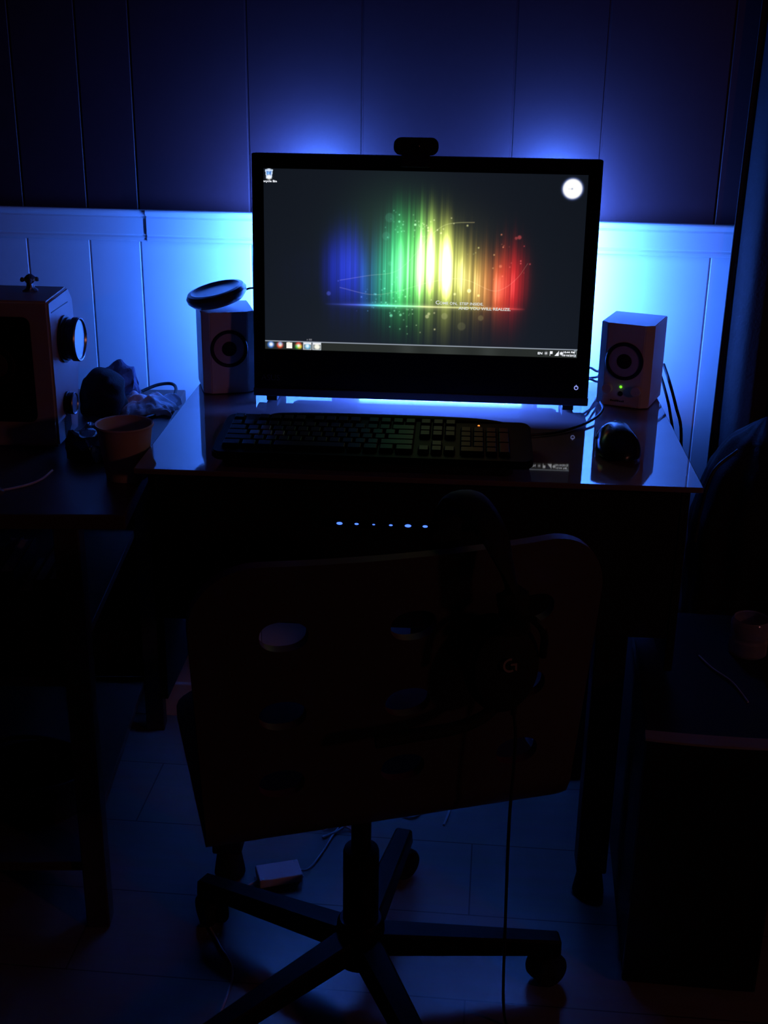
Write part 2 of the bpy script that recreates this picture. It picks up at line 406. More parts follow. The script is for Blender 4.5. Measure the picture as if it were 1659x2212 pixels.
# wide haze
haze = .055*np.exp(-((u-.42)/.13)**2-((v-.42)/.26)**2)[..., None]*np.array((.35, 1, .55)) + .04*np.exp(-((u-.58)/.13)**2-((v-.5)/.22)**2)[..., None]*np.array((1, 1, .4)) \
    + .09*np.exp(-((u-.27)/.05)**2-((v-.48)/.14)**2)[..., None]*np.array((.06, .10, 1)) + .035*np.exp(-((u-.78)/.05)**2-((v-.60)/.17)**2)[..., None]*np.array((1, .05, .05))
pic += haze
# horizon glint
gl = np.exp(-((v-.735)/.0042)**2)+.25*np.exp(-((v-.735)/.014)**2)
gu = interp(u[0], [0, .19, .24, .33, .40, .46, .56, .68, .79, .83, 1], [0, .0, .12, .65, 1.0, .8, .42, .35, .28, .0, 0])
gc = lin(np.clip(hue+60, 0, 255))
pic += (gl*gu[None, :])[..., None]*gc[None]*1.25
# thin light curves
def curve(pts, s=.0022, a=.16):
    global pic
    xs = [p[0] for p in pts]; ys = [p[1] for p in pts]
    P = smoothpath([(x, y, 0) for x, y in pts], 24); cx = np.array([p.x for p in P]); cyy = np.array([p.y for p in P])
    yy = np.interp(u[0], cx, cyy, left=-9, right=-9)
    pic += (a*np.exp(-((v-yy[None, :])/s)**2))[..., None]*(np.array((.45, .45, .35))+hl[None]*.8)
curve([(.24, .60), (.33, .57), (.42, .54), (.49, .42), (.52, .35), (.56, .29), (.60, .27), (.66, .265)])
curve([(.24, .64), (.34, .675), (.42, .655), (.52, .60), (.60, .575), (.65, .585), (.72, .635), (.76, .62), (.80, .56), (.83, .48)])
# sparks
def spark(cu_, cv, r, a, col):
    x0 = int(max(0, (cu_-.03)*NX)); x1 = int(min(NX, (cu_+.03)*NX)); y0 = int(max(0, (cv-.05)*NY)); y1 = int(min(NY, (cv+.05)*NY))
    if x1 <= x0 or y1 <= y0: return
    uu = u[:, x0:x1]; vv = v[y0:y1]; dd = np.sqrt(((uu-cu_)*NX)**2+((vv-cv)*NY)**2)
    pic[y0:y1, x0:x1] += (a/(1+np.exp((dd-r)*2.2)))[..., None]*np.array(col)
def near_col(cu_): return lin(np.clip(hue[int(cu_*(NX-1))]+70, 0, 255))
for _ in range(120):
    k = rng.random()
    if k < .30: a, b = rng.normal(.47, .05), rng.normal(.29, .04)
    elif k < .72: a, b = rng.normal(.375, .05), rng.normal(.69, .06)
    elif k < .85: a, b = rng.normal(.44, .05), rng.normal(.80, .04)
    else: a, b = rng.normal(.74, .06), rng.normal(.42, .08)
    if .18 < a < .85 and .1 < b < .93: spark(a, b, rng.uniform(.4, 1.6), rng.uniform(.12, .7), near_col(a))
for a, b, r, s in ((.475, .285, 2.2, .9), (.515, .30, 1.8, .6), (.516, .315, 1.8, .6), (.425, .27, 2, .6), (.65, .64, 4, .9), (.605, .66, 2.4, .6), (.68, .665, 2.6, .6), (.52, .79, 4, .28), (.525, .775, 3, .3), (.405, .79, 3, .5), (.435, .785, 2.4, .5), (.575, .785, 7, .09), (.69, .79, 6, .07), (.63, .84, 9, .035), (.80, .34, 4.0, .25), (.79, .345, 3.0, .2), (.205, .675, 4.5, .25), (.745, .50, 3, .3), (.40, .50, 5, .08), (.385, .35, 9, .05), (.395, .25, 10, .05)):
    spark(a, b, r, s, near_col(a))
# taskbar
TB = .954
tb = (v > TB)
bar = lin((46, 50, 47))*np.ones((1, NX, 1)); glare = (gauss(u[0]-v*.05, .46-.05, .03)+gauss(u[0]-v*.05, .585-.05, .05)+gauss(u[0], .72, .03))*.6
bar = bar*(1+glare[None, ..., None]*.0)+0*u[..., None]
bar = lin((40, 44, 42))[None, None]*(1+1.1*np.clip(glare if glare.ndim == 2 else glare[None, :], 0, 1)[..., None])
pic = np.where(tb[..., None], bar+np.zeros_like(pic), pic)
ln = np.exp(-((v-TB)/.0022)**2)[..., None]*lin((165, 175, 190)); pic = pic+ln
def disc(cu_, cv, r, col, soft=1.2):
    global pic
    dd = np.sqrt(((u-cu_)*NX)**2+((v-cv)*NY)**2); k = (1/(1+np.exp((dd-r)*soft)))[..., None]; pic = pic*(1-k)+k*lin(col)
def rect(x0, x1, y0, y1, col, a=1.):
    global pic
    k = ((u > x0) & (u < x1) & (v > y0) & (v < y1))[..., None]*a; pic = pic*(1-k)+k*lin(col)
ic = TB+.023
disc(.018, ic-.002, 6.6, (60, 130, 220)); disc(.019, ic-.003, 3.8, (250, 255, 255))
disc(.0475, ic, 6, (235, 80, 25)); disc(.0485, ic-.006, 4, (150, 200, 255)); disc(.0490, ic, 2.4, (250, 240, 190))
rect(.0695, .088, ic-.016, ic+.016, (250, 248, 240)); rect(.0715, .080, ic-.019, ic-.012, (240, 235, 215))
disc(.108, ic-.004, 5.6, (240, 70, 60)); disc(.1045, ic+.005, 4.2, (60, 200, 80)); disc(.1115, ic+.005, 4.2, (240, 220, 60)); disc(.108, ic, 2.8, (245, 250, 240))
for x0, x1 in ((.1235, .1505), (.1535, .1815)):
    rect(x0, x1, TB+.001, .998, (190, 200, 210)); rect(x0+.0018, x1-.0018, TB+.012, .995, (110, 118, 118)); rect(x0+.0018, x1-.0018, TB+.004, TB+.014, (235, 235, 240))
disc(.1375, ic+.003, 5.5, (80, 190, 240)); disc(.137, ic+.001, 3.6, (235, 252, 255)); disc(.1675, ic+.003, 5.4, (255, 255, 240)); disc(.171, ic+.005, 4, (250, 250, 235))
rect(.134, .139, TB-.016, TB-.009, (90, 92, 100)); rect(.142, .151, TB-.017, TB-.009, (95, 97, 105))
# tray: flag, bars, speaker and show-desktop tab
disc(.902, ic+.001, 1.7, (245, 248, 255)); rect(.914, .9155, ic-.012, ic+.014, (245, 248, 255)); rect(.914, .923, ic-.012, ic+.004, (245, 248, 255))
k = ((u > .930) & (u < .942) & (v > ic+.012-(u-.930)*2.1) & (v < ic+.013))[..., None]; pic = np.where(k, lin((245, 248, 255)), pic)
disc(.951, ic, 3.2, (245, 248, 255), 2); rect(.9465, .951, ic-.005, ic+.005, (245, 248, 255))
rect(.990, .998, TB+.002, .997, (120, 130, 135)); rect(.992, .9965, TB+.014, .990, (45, 52, 55))
# waste basket icon
def trap(cu_, y0, y1, w0, w1, col, a=1.):
    global pic
    t = (v-y0)/(y1-y0); hw = (w0+(w1-w0)*t)/2; k = ((t > 0) & (t < 1) & (np.abs(u-cu_) < hw))[..., None]*a; pic = pic*(1-k)+k*lin(col)
trap(.0168, .006, .054, .0245, .0165, (205, 225, 250)); trap(.0165, .014, .042, .0165, .0120, (70, 125, 200)); trap(.0150, .022, .032, .006, .006, (120, 190, 255)); disc(.0168, .046, 4.6, (250, 252, 255)); disc(.0168, .0085, 3.0, (215, 230, 255), 1.0)
# round white clock
disc(.9545, .0745, 22.5, (95, 115, 175), 1.0); disc(.9545, .0745, 20.5, (255, 255, 255), 1.6)
k = ((np.abs(v-.0755) < .0022) & (u > .941) & (u < .953))[..., None]*.35; pic = pic*(1-k)+k*lin((150, 140, 160)); disc(.9532, .0745, 1.2, (70, 110, 170), 2)
pic = np.clip(pic, 0, 1.15)
me = bpy.data.meshes.new('screen')
gx = (np.linspace(0, 1, NX)-.5)*2*SW; gz = S1-np.linspace(0, 1, NY)*(S1-S0)
co = np.zeros((NY, NX, 3)); co[..., 0] = gx[None, :]; co[..., 1] = -.0012; co[..., 2] = gz[:, None]
idx = np.arange(NX*NY).reshape(NY, NX)
quads = np.stack([idx[1:, :-1], idx[1:, 1:], idx[:-1, 1:], idx[:-1, :-1]], -1).reshape(-1, 4)
me.vertices.add(NX*NY); me.vertices.foreach_set('co', co.ravel())
me.loops.add(quads.size); me.loops.foreach_set('vertex_index', quads.ravel().astype(np.int32))
me.polygons.add(len(quads)); me.polygons.foreach_set('loop_start', np.arange(0, quads.size, 4, dtype=np.int32)); me.update(calc_edges=True)
ca = me.color_attributes.new('pic', 'FLOAT_COLOR', 'POINT'); ca.data.foreach_set('color', np.concatenate([pic, np.ones((NY, NX, 1))], -1).astype(np.float32).ravel())
scr = obj('screen', me, M_lcd, mon)
scr['label'] = 'lit screen showing rainbow streaks on a dark picture'
def stext(s, uu, vv, size, m_, align='LEFT'):
    return text_bm(s, size, Matrix.Translation((-SW+uu*2*SW, -.0016, S1-vv*(S1-S0))) @ STAND @ Matrix.Diagonal((1.18, 1, 1, 1)), align, 0, .018)
tx = stext('C', .545, .719, .0082, 0); merge(tx, stext('OME ON,', .5575, .719, .0058, 0)); merge(tx, stext('STEP INSIDE.', .6215, .719, .0058, 0))
merge(tx, stext('AND YOU WILL REALIZE.', .619, .745, .0062, 0))
obj('picture_lettering', tx, M_scrtext, scr)
for t_, a_, b_, c_ in (('Recycle Bin', .0168, .0735, .0046), ('10:44 PM', .974, .974, .0042), ('10/10/2013', .974, .992, .0042), ('EN', .883, .985, .0052)):
    obj('interface_lettering', stext(t_, a_, b_, c_, 0, 'CENTER'), M_scrtext2, scr)

# webcam on the monitor
web = thing('webcam', 'small dark webcam with rounded corners clipped on the top of the monitor', 'webcam', (-.134, -.2345, 1.1455), (-.05, 0, .02))
wbm = prism(rrect(.068, .026, .011), -.012, .012, .003, 'Y'); xf(wbm, Matrix.Translation((0, -.006, .0145))); obj('body', wbm, M_matte, web, True)
obj('lens', xf(lathe([(0, .002), (.004, .0022), (.006, .0012), (.0065, 0)], 24, 'Y'), Matrix.Translation((0, -.0182, .0145))), M_bezel, web, True)
cl = box(-.022, .022, -.021, -.0185, -.016, .002, .001, 1); obj('clip', cl, M_matte, web)

# unseen low strip, added to throw blue light under the raised monitor body
low = thing('low_led_strip', 'short blue light strip lying on the desk behind the monitor', 'light strip', (-.1, -.135, .7505), (0, 0, .0213))
obj('diode_tape', strip_bm(-.13, .15, 0, .0010, .0172, .0200, -1), [M_black, M_ledlow], low)
chn = box(-.175, .175, .0012, .0055, 0, .0215, 0)  # backing, visor and end baffles added to confine the low strip's light
box(-.175, .175, -.030, .0010, .0205, .0215, 0, 1, chn); box(-.175, -.168, -.030, .0010, 0, .0204, 0, 1, chn); box(.168, .175, -.030, .0010, 0, .0204, 0, 1, chn)
obj('channel', chn, M_black, low)

# ------------------------------------------------------------------ speakers
def speaker(label, loc, rz, ctrl):
    t = thing('desktop_speaker', label, 'speaker', loc, (0, 0, rz), 'pair of white computer speakers')
    W_, D_, H_ = .088, .098, .138
    ch = .013
    poly = [(-W_/2+ch, -D_/2), (W_/2-ch, -D_/2), (W_/2, -D_/2+ch*.75), (W_/2, D_/2), (-W_/2, D_/2), (-W_/2, -D_/2+ch*.75)]
    b = prism(poly, .001, H_)
    bmesh.ops.bevel(b, geom=[e for e in b.edges], offset=.0012, segments=2, affect='EDGES')
    obj('cabinet', b, M_white, t, False)
    cz = .077; R_ = .0310
    y = -D_/2
    rg = lathe([(R_-.0055, 0), (R_-.0045, .0022), (R_-.001, .0025), (R_, .0010), (R_+.0006, 0)], 48, 'Y'); xf(rg, Matrix.Translation((0, y-.0002, cz))); obj('surround', rg, M_black, t, True)
    cn = lathe([(R_-.0056, .0003), (.019, .0012), (.0125, .0008)], 48, 'Y'); xf(cn, Matrix.Translation((0, y-.0003, cz))); obj('cone', cn, M_cone, t, True)
    dc = lathe([(0, .0032), (.006, .0028), (.010, .0016), (.0124, .0003)], 32, 'Y'); xf(dc, Matrix.Translation((0, y-.0004, cz))); obj('dust_cap', dc, M_matte, t, True)
    if ctrl:
        for sx in (-.024, .024):
            kn = lathe([(0, .008), (.0075, .008), (.0085, .007), (.0088, 0)], 32, 'Y'); xf(kn, Matrix.Translation((sx, y-.0002, .030))); obj('knob', kn, M_white, t, True)
        ld = lathe([(0, .0018), (.0016, .0014), (.0022, 0)], 16, 'Y'); xf(ld, Matrix.Translation((-.002, y-.0002, .034))); lo_ = obj('power_led', ld, M_green, t); lo_['label'] = 'tiny lit green light'
        jk = lathe([(.0042, 0), (.0042, .0006), (.0022, .0008), (0, .0004)], 20, 'Y'); xf(jk, Matrix.Translation((-.002, y-.0002, .0225))); obj('headphone_jack', jk, M_matte, t)
        mk = bmesh.new()
        for q_ in range(8): box(-.0175+q_*.0029, -.0157+q_*.0029, y-.0005, y-.0003, .0085, .0085+(.0030, .0022, .0024, .0030, .0032, .0022, .0022, .0032)[q_], 0, 1, mk)
        obj('faint_print', mk, M_dark, t)
    return t
speaker('white boxy speaker at the right of the monitor with a green light and two knobs', (.2265, -.158, .7505), math.radians(-19), True)
speaker('white boxy speaker left of the monitor with a dark disc lying on its top', (-.4560, -.168, .7505), math.radians(19), False)

# dark disc on the left speaker
pk = thing('round_disc', 'round dark satin disc with a sunken top tilted on the left white speaker', 'disc', (-.4630, -.178, .8890), (0, 0, 0))
prof = [(0, .0), (.030, .0), (.040, .003), (.0465, .010), (.0475, .016), (.044, .0215), (.0385, .0225), (.0345, .0205), (.030, .0185), (.018, .0180), (0, .0180)]
prof = [(r*1.08, z*1.12) for r, z in prof]
b = lathe(prof, 64); xf(b, Matrix.Rotation(math.radians(-12), 4, 'Y') @ Matrix.Rotation(math.radians(7), 4, 'X'))
zm = min(v_.co.z for v_ in b.verts)
for v_ in b.verts: v_.co.z -= zm
obj('body', b, M_puck, pk, True)
obj('cord', tube([(.040, .006, .028), (.052, .015, .031), (.066, .035, .026), (.080, .07, .01)], .0017), M_rubber, pk, True)

# ------------------------------------------------------------------ keyboard
kb = thing('keyboard', 'long black computer keyboard with a small orange light by its number pad', 'keyboard', (-.1665, -.510, .7505), (0, 0, .026))
KW = .2255
body = prism(rrect(KW*2, .150, .016, 6), 0, .012, .0025)
for v_ in body.verts:
    v_.co.z += .010 + (v_.co.y+.075)*.085
obj('case', body, M_kbody, kb, True)
bs = prism(rrect(.408, .142, .012, 4, -.006, -.004), 0, .016, .002)
for v_ in bs.verts:
    if v_.co.z > .006: v_.co.z += (v_.co.y+.075)*.06-.004
obj('base', bs, M_matte, kb, True)
hump = tube([(-.165, .070, .0305), (-.135, .0725, .034), (0, .074, .035), (.14, .0725, .0345), (.20, .069, .030)], lambda t: .006+.002*math.sin(PI*t), 12, 8, .55); obj('rear_hump', hump, M_kbody, kb, True)
def keytop(x, y, wk, dk, material, name='key', **p):
    zb = .0225+(y+.075)*.085; b = bmesh.new(); hw, hd_ = wk/2-.0009, dk/2-.0009; ins = .0016
    lo_ = [b.verts.new(q) for q in ((-hw, -hd_, 0), (hw, -hd_, 0), (hw, hd_, 0), (-hw, hd_, 0))]
    hi_ = [b.verts.new(q) for q in ((-hw+ins, -hd_+ins, .0052), (hw-ins, -hd_+ins, .0052), (hw-ins, hd_-ins*.6, .0058), (-hw+ins, hd_-ins*.6, .0058))]
    b.faces.new(hi_)
    for i in range(4): b.faces.new((lo_[i], lo_[(i+1) % 4], hi_[(i+1) % 4], hi_[i]))
    bmesh.ops.recalc_face_normals(b, faces=b.faces[:])
    bmesh.ops.bevel(b, geom=[e for e in b.edges if e.verts[0].co.z > .003 or e.verts[1].co.z > .003], offset=.0006, segments=1, affect='EDGES')
    return b, (x, y, zb)
U = .0181; DK = .0185; X0 = -.213
rows = []
yy = [.052, .026, .026-DK, .026-2*DK, .026-3*DK, .026-4*DK]
def run(y, items, x0):
    x = x0; out = []
    for it in items:
        if it < 0: x += -it*U; continue
        out.append((x+it*U/2, y, it*U)); x += it*U
    return out
keys = []
keys += run(yy[0], [1, -1, 1, 1, 1, 1, -.5, 1, 1, 1, 1, -.5, 1, 1, 1, 1, -.25, 1, 1, 1], X0)
keys += run(yy[1], [1]*13+[2, -.25, 1, 1, 1, -.25, 1, 1, 1, 1], X0)
keys += run(yy[2], [1.5]+[1]*12+[1.5, -.25, 1, 1, 1, -.25, 1, 1, 1], X0)
keys += run(yy[3], [1.75]+[1]*11+[2.25, -3.5, 1, 1, 1], X0)
keys += run(yy[4], [2.25]+[1]*10+[2.75, -1.25, 1, -1.25, 1, 1, 1], X0)
keys += run(yy[5], [1.5, 1.25, 1.25, 5.75, 1.25, 1.25, 1.25, 1.5, -.25, 1, 1, 1, -.25, 2, 1], X0)
tall = [(X0+(15+3.5+3+.5)*U-.0*U, yy[2]-DK/2, U, DK*2), (X0+(15+3.5+3+.5)*U, yy[4]-DK/2, U, DK*2)]
allk = [(x, y, wk, DK) for x, y, wk in keys]+tall
allk.sort(key=lambda k: k[1])
allk = [k for k in allk]
wasd = {(int(round((x-X0)/U*4)), yi) for x, yi in ((X0+3*U, 2), (X0+2.25*U, 3), (X0+3.25*U, 3), (X0+4.25*U, 3))}
cache = {}
stuff = bmesh.new(); cnt = 0
for i, (x, y, wk, dk) in enumerate(allk):
    isw = any(abs(x-ax) < .002 and abs(y-ay) < .002 for ax, ay in ((X0+3*U, yy[2]), (X0+2.25*U, yy[3]), (X0+3.25*U, yy[3]), (X0+4.25*U, yy[3])))
    if i < 99 or isw:
        b, l = keytop(x, y, wk, dk, M_key)
        o = obj('key', b, M_wasd if isw else M_key, kb, False, loc=l, rot=(.085, 0, 0))
        if isw: o['label'] = 'orange tinted key'
    else:
        b, l = keytop(x, y, wk, dk, M_key); xf(b, Matrix.Translation(l) @ Matrix.Rotation(.085, 4, 'X')); merge(stuff, b); cnt += 1
if cnt: obj('rear_row_keys', stuff, M_key, kb, kind='stuff')
else: stuff.free()
od = lathe([(0, .0012), (.0012, .0010), (.0018, 0)], 14); xf(od, Matrix.Translation((.1495, .051, .0340))); obj('indicator_light', od, M_orange, kb)['label'] = 'tiny lit orange light'
kc = tube([(.128, .074, .024), (.15, .085, .012), (.19, .100, .004), (.24, .118, .003), (.28, .140, .003), (.325, .190, .005), (.350, .245, .008), (.352, .30, .006)], .0021); obj('cord', kc, M_rubber, kb, True)

# ------------------------------------------------------------------ mouse
ms = thing('computer_mouse', 'black ergonomic computer mouse on the desk in front of the right speaker', 'mouse', (.188, -.437, .7505), (0, 0, math.radians(-3)))
b = bmesh.new(); bmesh.ops.create_uvsphere(b, u_segments=40, v_segments=24, radius=1)
for v_ in b.verts:
    x, y, z = v_.co; q = math.copysign(abs(y)**.80, y); yl = q*.066
    wr = np.interp(q, [-1, -.75, -.45, -.05, .35, 1], [.024, .033, .033, .0215, .0200, .0205]); wl = np.interp(q, [-1, -.5, 0, .4, 1], [.026, .034, .0335, .0335, .030])
    rx = math.sqrt(max(1e-6, 1-y*y)) ; sx = (x/rx if rx > .02 else 0); sx = max(-1, min(1, sx))
    prf = (1-abs(q)**3.2)**.36
    hh = np.interp(q, [-1, -.5, 0, .5, 1], [.024, .037, .0385, .032, .022])
    v_.co = V((math.copysign(abs(sx)**.80, sx)*(wr if x > 0 else wl)*prf, yl, (z if z > 0 else z*.12)*hh*(1 if rx > .02 else 1)+.004))
zm = min(v_.co.z for v_ in b.verts)
for v_ in b.verts: v_.co.z -= zm
obj('shell', b, mat('satin_black_mouse', (.008, .009, .011), .25, noise=0), ms, True)
obj('scroll_wheel', xf(lathe([(0, -.003), (.006, -.003), (.007, 0), (.006, .003), (0, .003)], 24, 'X'), Matrix.Translation((-.004, .044, .0255))), M_dark, ms, True)
obj('thumb_button', box(-.0345, -.0325, -.01, .022, .018, .022, .0006, 1), M_dark, ms)

# ------------------------------------------------------------------ loose cables
tag(obj('speaker_cable', tube([(.288, -.102, .80), (.296, -.135, .778), (.306, -.165, .745), (.318, -.175, .70), (.322, -.15, .60), (.30, -.04, .45), (.26, -.03, .2)], .0026), M_rubber, None, True), 'thin black cable falling off the desk edge nearest the right speaker', 'cable', 'cables behind the right speaker')
tag(obj('speaker_cable', tube([(.283, -.095, .785), (.290, -.12, .765), (.300, -.15, .728), (.310, -.165, .66), (.304, -.12, .52), (.27, -.04, .3)], .0024), M_rubber, None, True), 'thin black cable falling just inside its twin beside the right speaker', 'cable', 'cables behind the right speaker')
for k_, (a, z0, lbl) in enumerate(((0, .790, 'upper dark cable crossing the gap between monitor and right speaker'), (.008, .780, 'middle dark cable crossing the gap between monitor and right speaker'), (-.006, .772, 'lowest dark cable crossing the gap between monitor and right speaker'))):
    tag(obj('signal_cable', tube([(.148, -.165+a, z0+.004), (.160, -.145+a, z0+.010*(k_ != 1)), (.176, -.112, z0-.004), (.190, -.078+a, z0-.010), (.235, -.070+a, .762)], .0020), M_rubber, None, True), lbl, 'cable', 'cables between monitor and right speaker')

# ------------------------------------------------------------------ swivel chair
CA = math.radians(21)
chair = thing('swivel_chair', 'swivel desk chair with a bent plywood shell pierced by oval holes', 'chair', (-.155, -.755, 0), (0, 0, CA))
# shell profile (y,z) from the top of the back down round the bend to the front of the seat
tz = math.atan2(.055, .36)
prof_pts = [V((0, -.210-.0, .784))]
def shell_profile():
    P = []
    for i in range(12): t = i/11; P.append((-.2105+.0535*t, .784-.344*t))
    # bend
    cx, cz, R_ = -.157+.045, .440-.006, .045
    for i in range(1, 12):
        a = PI+math.radians(3)+(PI/2-math.radians(0))*i/11; P.append((cx+R_*math.cos(a), cz+R_*math.sin(a)))
    yb, zb = P[-1]
    for i in range(1, 14): t = i/13; P.append((yb+.36*t, zb+.018*math.sin(t*PI*.5)*1.0-.012*max(0, t-.8)*5*t))
    return P
PP = shell_profile(); LL = [0]
for a, b_ in zip(PP, PP[1:]): LL.append(LL[-1]+math.hypot(b_[0]-a[0], b_[1]-a[1]))
LT = LL[-1]
def shell_fn(s, t):
    t = min(max(t, 0), LT-1e-6)
    k = max(i for i in range(len(LL)-1) if LL[i] <= t); f = (t-LL[k])/(LL[k+1]-LL[k])
    def tan(i): a = PP[max(i-1, 0)]; b_ = PP[min(i+1, len(PP)-1)]; return V((0, b_[0]-a[0], b_[1]-a[1])).normalized()
    tg = (tan(k)*(1-f)+tan(k+1)*f).normalized(); nn = V((0, tg.z, -tg.y))
    y = PP[k][0]*(1-f)+PP[k+1][0]*f; z = PP[k][1]*(1-f)+PP[k+1][1]*f
    bow = -.028*(s/.24)**2*max(0, 1-t/.36)          # back hugs forward at its sides
    return V((s, y-bow, z)), -nn if False else nn
def ell(cx, cy, a, b_, n=36, e=2.3):
    out = []
    for i in range(n):
        q = 2*PI*i/n; c, s_ = math.cos(q), math.sin(q)
        out.append((cx+a*math.copysign(abs(c)**(2/e), c), cy+b_*math.copysign(abs(s_)**(2/e), s_)))
    return out
def t_of_z(z): return (.784-z)/.344*LL[11]
outl = []
hwT, hwB = .2475, .2315
for k in range(15):                                   # top right corner, then down, seat front corners, up
    a = PI/2*(k/14); outl.append((hwT-.080+.080*math.sin(a), .080-.080*math.cos(a)))
for k in range(1, 16): t = k/15; outl.append((hwT+(hwB-hwT)*t, .080+(LL[22]-.080)*t))
for k in range(1, 8): outl.append((hwB, LL[22]+(LT-.09-LL[22])*k/7))
for k in range(1, 9): a = PI/2*k/8; outl.append((hwB-.09+.09*math.cos(a), LT-.09+.09*math.sin(a)))
left = [(-x, y) for x, y in reversed(outl)]
outl = outl+left
flt = [outl[0]]
for p in outl[1:]:
    if math.hypot(p[0]-flt[-1][0], p[1]-flt[-1][1]) > 1e-4: flt.append(p)
if math.hypot(flt[0][0]-flt[-1][0], flt[0][1]-flt[-1][1]) < 1e-4: flt.pop()
holes = [ell(x, t_of_z(z), .0275, .020) for z in (.694, .586, .487) for x in (-.143, .006, .155)]
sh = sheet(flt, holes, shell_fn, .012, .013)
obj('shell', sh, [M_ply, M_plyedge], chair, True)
pl = bmesh.new(); box(-.09, .09, -.07, .10, .376, .3815, .001, 1, pl); box(-.03, .03, -.05, .05, .355, .3765, .003, 1, pl)
obj('seat_plate', pl, M_steel, chair)
obj('gas_column', lathe([(0, .12), (.0255, .12), (.0255, .245), (.024, .25), (.014, .252), (.014, .3545), (0, .3545)], 32), M_steel, chair, True)
obj('hub', lathe([(0, .062), (.036, .062), (.038, .07), (.034, .125), (.030, .132), (0, .132)], 32), M_steel, chair, True)
lev = tube([(.05, 0, .368), (.13, .02, .366), (.20, .03, .362)], .005); obj('height_lever', lev, M_steel, chair, True)
for k in range(5):
    a = math.radians(10-21+72*k); L_ = .295
    b = bmesh.new(); n_ = 8; rings = []
    for i in range(n_+1):
        t = i/n_; r = .03+(L_-.03)*t; hw = .022-.006*t; z1 = .112-.030*t; z0 = z1-.036+.010*t
        rings.append([b.verts.new((r, -hw, z0)), b.verts.new((r, hw, z0)), b.verts.new((r, hw*.85, z1)), b.verts.new((r, -hw*.85, z1))])
    for A, B in zip(rings, rings[1:]):
        for i in range(4): b.faces.new((A[i], A[(i+1) % 4], B[(i+1) % 4], B[i]))
    b.faces.new(rings[0][::-1]); b.faces.new(rings[-1]); bmesh.ops.recalc_face_normals(b, faces=b.faces[:])
    bmesh.ops.bevel(b, geom=b.edges[:], offset=.003, segments=1, affect='EDGES')
    sp = obj('base_arm', b, M_steel, chair, False, rot=(0, 0, a))
    ca_ = math.radians(random.uniform(0, 360)) if k not in (1, 2) else math.radians(60)
    cb = bmesh.new()
    for sx in (-.011, .011):
        wl = lathe([(0, -.008), (.024, -.008), (.0265, -.004), (.0265, .004), (.024, .008), (0, .008)], 28, 'X'); xf(wl, Matrix.Translation((sx, 0, .0275))); merge(cb, wl)
    hd2 = lathe([(0, .0), (.006, .0), (.006, .022), (0, .022)], 12); xf(hd2, Matrix.Translation((0, .012, .040))); merge(cb, hd2)
    hood = box(-.018, .018, -.015, .022, .036, .050, .004, 2); merge(cb, hood)
    xf(cb, Matrix.Rotation(ca_, 4, 'Z')); xf(cb, Matrix.Translation((L_-.018, 0, .001)))
    obj('caster', cb, M_matte, sp, True)

# ------------------------------------------------------------------ headset hung over the chair back (same local frame as the chair)
hs = thing('headset', 'black over-ear headset with boom microphone hung over the right of the chair back', 'headset', (-.155, -.755, 0), (0, 0, CA))
# arch over the top of the back
band = tube([(.105, -.262, .700), (.095, -.268, .760), (.080, -.255, .812), (.070, -.215, .838), (.066, -.170, .832), (.064, -.135, .790), (.066, -.125, .73)], .019, 12, 8, .38)
obj('headband', band, M_matte, hs, True)
pad = tube([(.083, -.242, .806), (.070, -.213, .826), (.066, -.178, .820)], .016, 10, 6, .5); obj('band_padding', pad, M_darkcloth, hs, True)
def cup(cx, cy, cz, side):
    b = bmesh.new(); rings = []
    prof = [(0, .034), (.028, .033), (.042, .028), (.049, .018), (.050, .006), (.047, .0), (0, .0)] if side else [(0, .030), (.030, .029), (.046, .022), (.048, .008), (.045, .0), (0, 0)]
    b = lathe(prof, 40, 'Y'); xf(b, Matrix.Diagonal((.90, 1, 1.18, 1)))
    tl = math.atan2(.055, .36); xf(b, Matrix.Rotation(-tl*.6, 4, 'X')); xf(b, Matrix.Translation((cx, cy, cz))); return b
obj('ear_cup', cup(.104, -.217, .644, True), M_matte, hs, True)
obj('ear_cushion', xf(cup(.104, -.208, .644, False), Matrix.Identity(4)), M_darkcloth, hs, True)
fc = cup(0, 0, 0, False); xf(fc, Matrix.Rotation(PI, 4, 'Z')); xf(fc, Matrix.Translation((.075, -.158, .690))); obj('ear_cup', fc, M_matte, hs, True)
yk = tube([(.150, -.240, .655), (.144, -.252, .690), (.125, -.262, .715), (.105, -.266, .722), (.083, -.262, .715), (.063, -.250, .69), (.057, -.240, .655)], .0045, 8); obj('yoke', yk, M_bezel, hs, True)
mic = tube([(.092, -.240, .594), (.075, -.243, .585), (.045, -.243, .577), (0, -.238, .572), (-.047, -.234, .568)], lambda t: .0075+.0015*t, 12, 8, .9); obj('microphone_boom', mic, M_matte, hs, True)
lg = bmesh.new()
GM = Matrix.Translation((.1035, -.2555, .657)) @ Matrix.Rotation(-.09, 4, 'X')
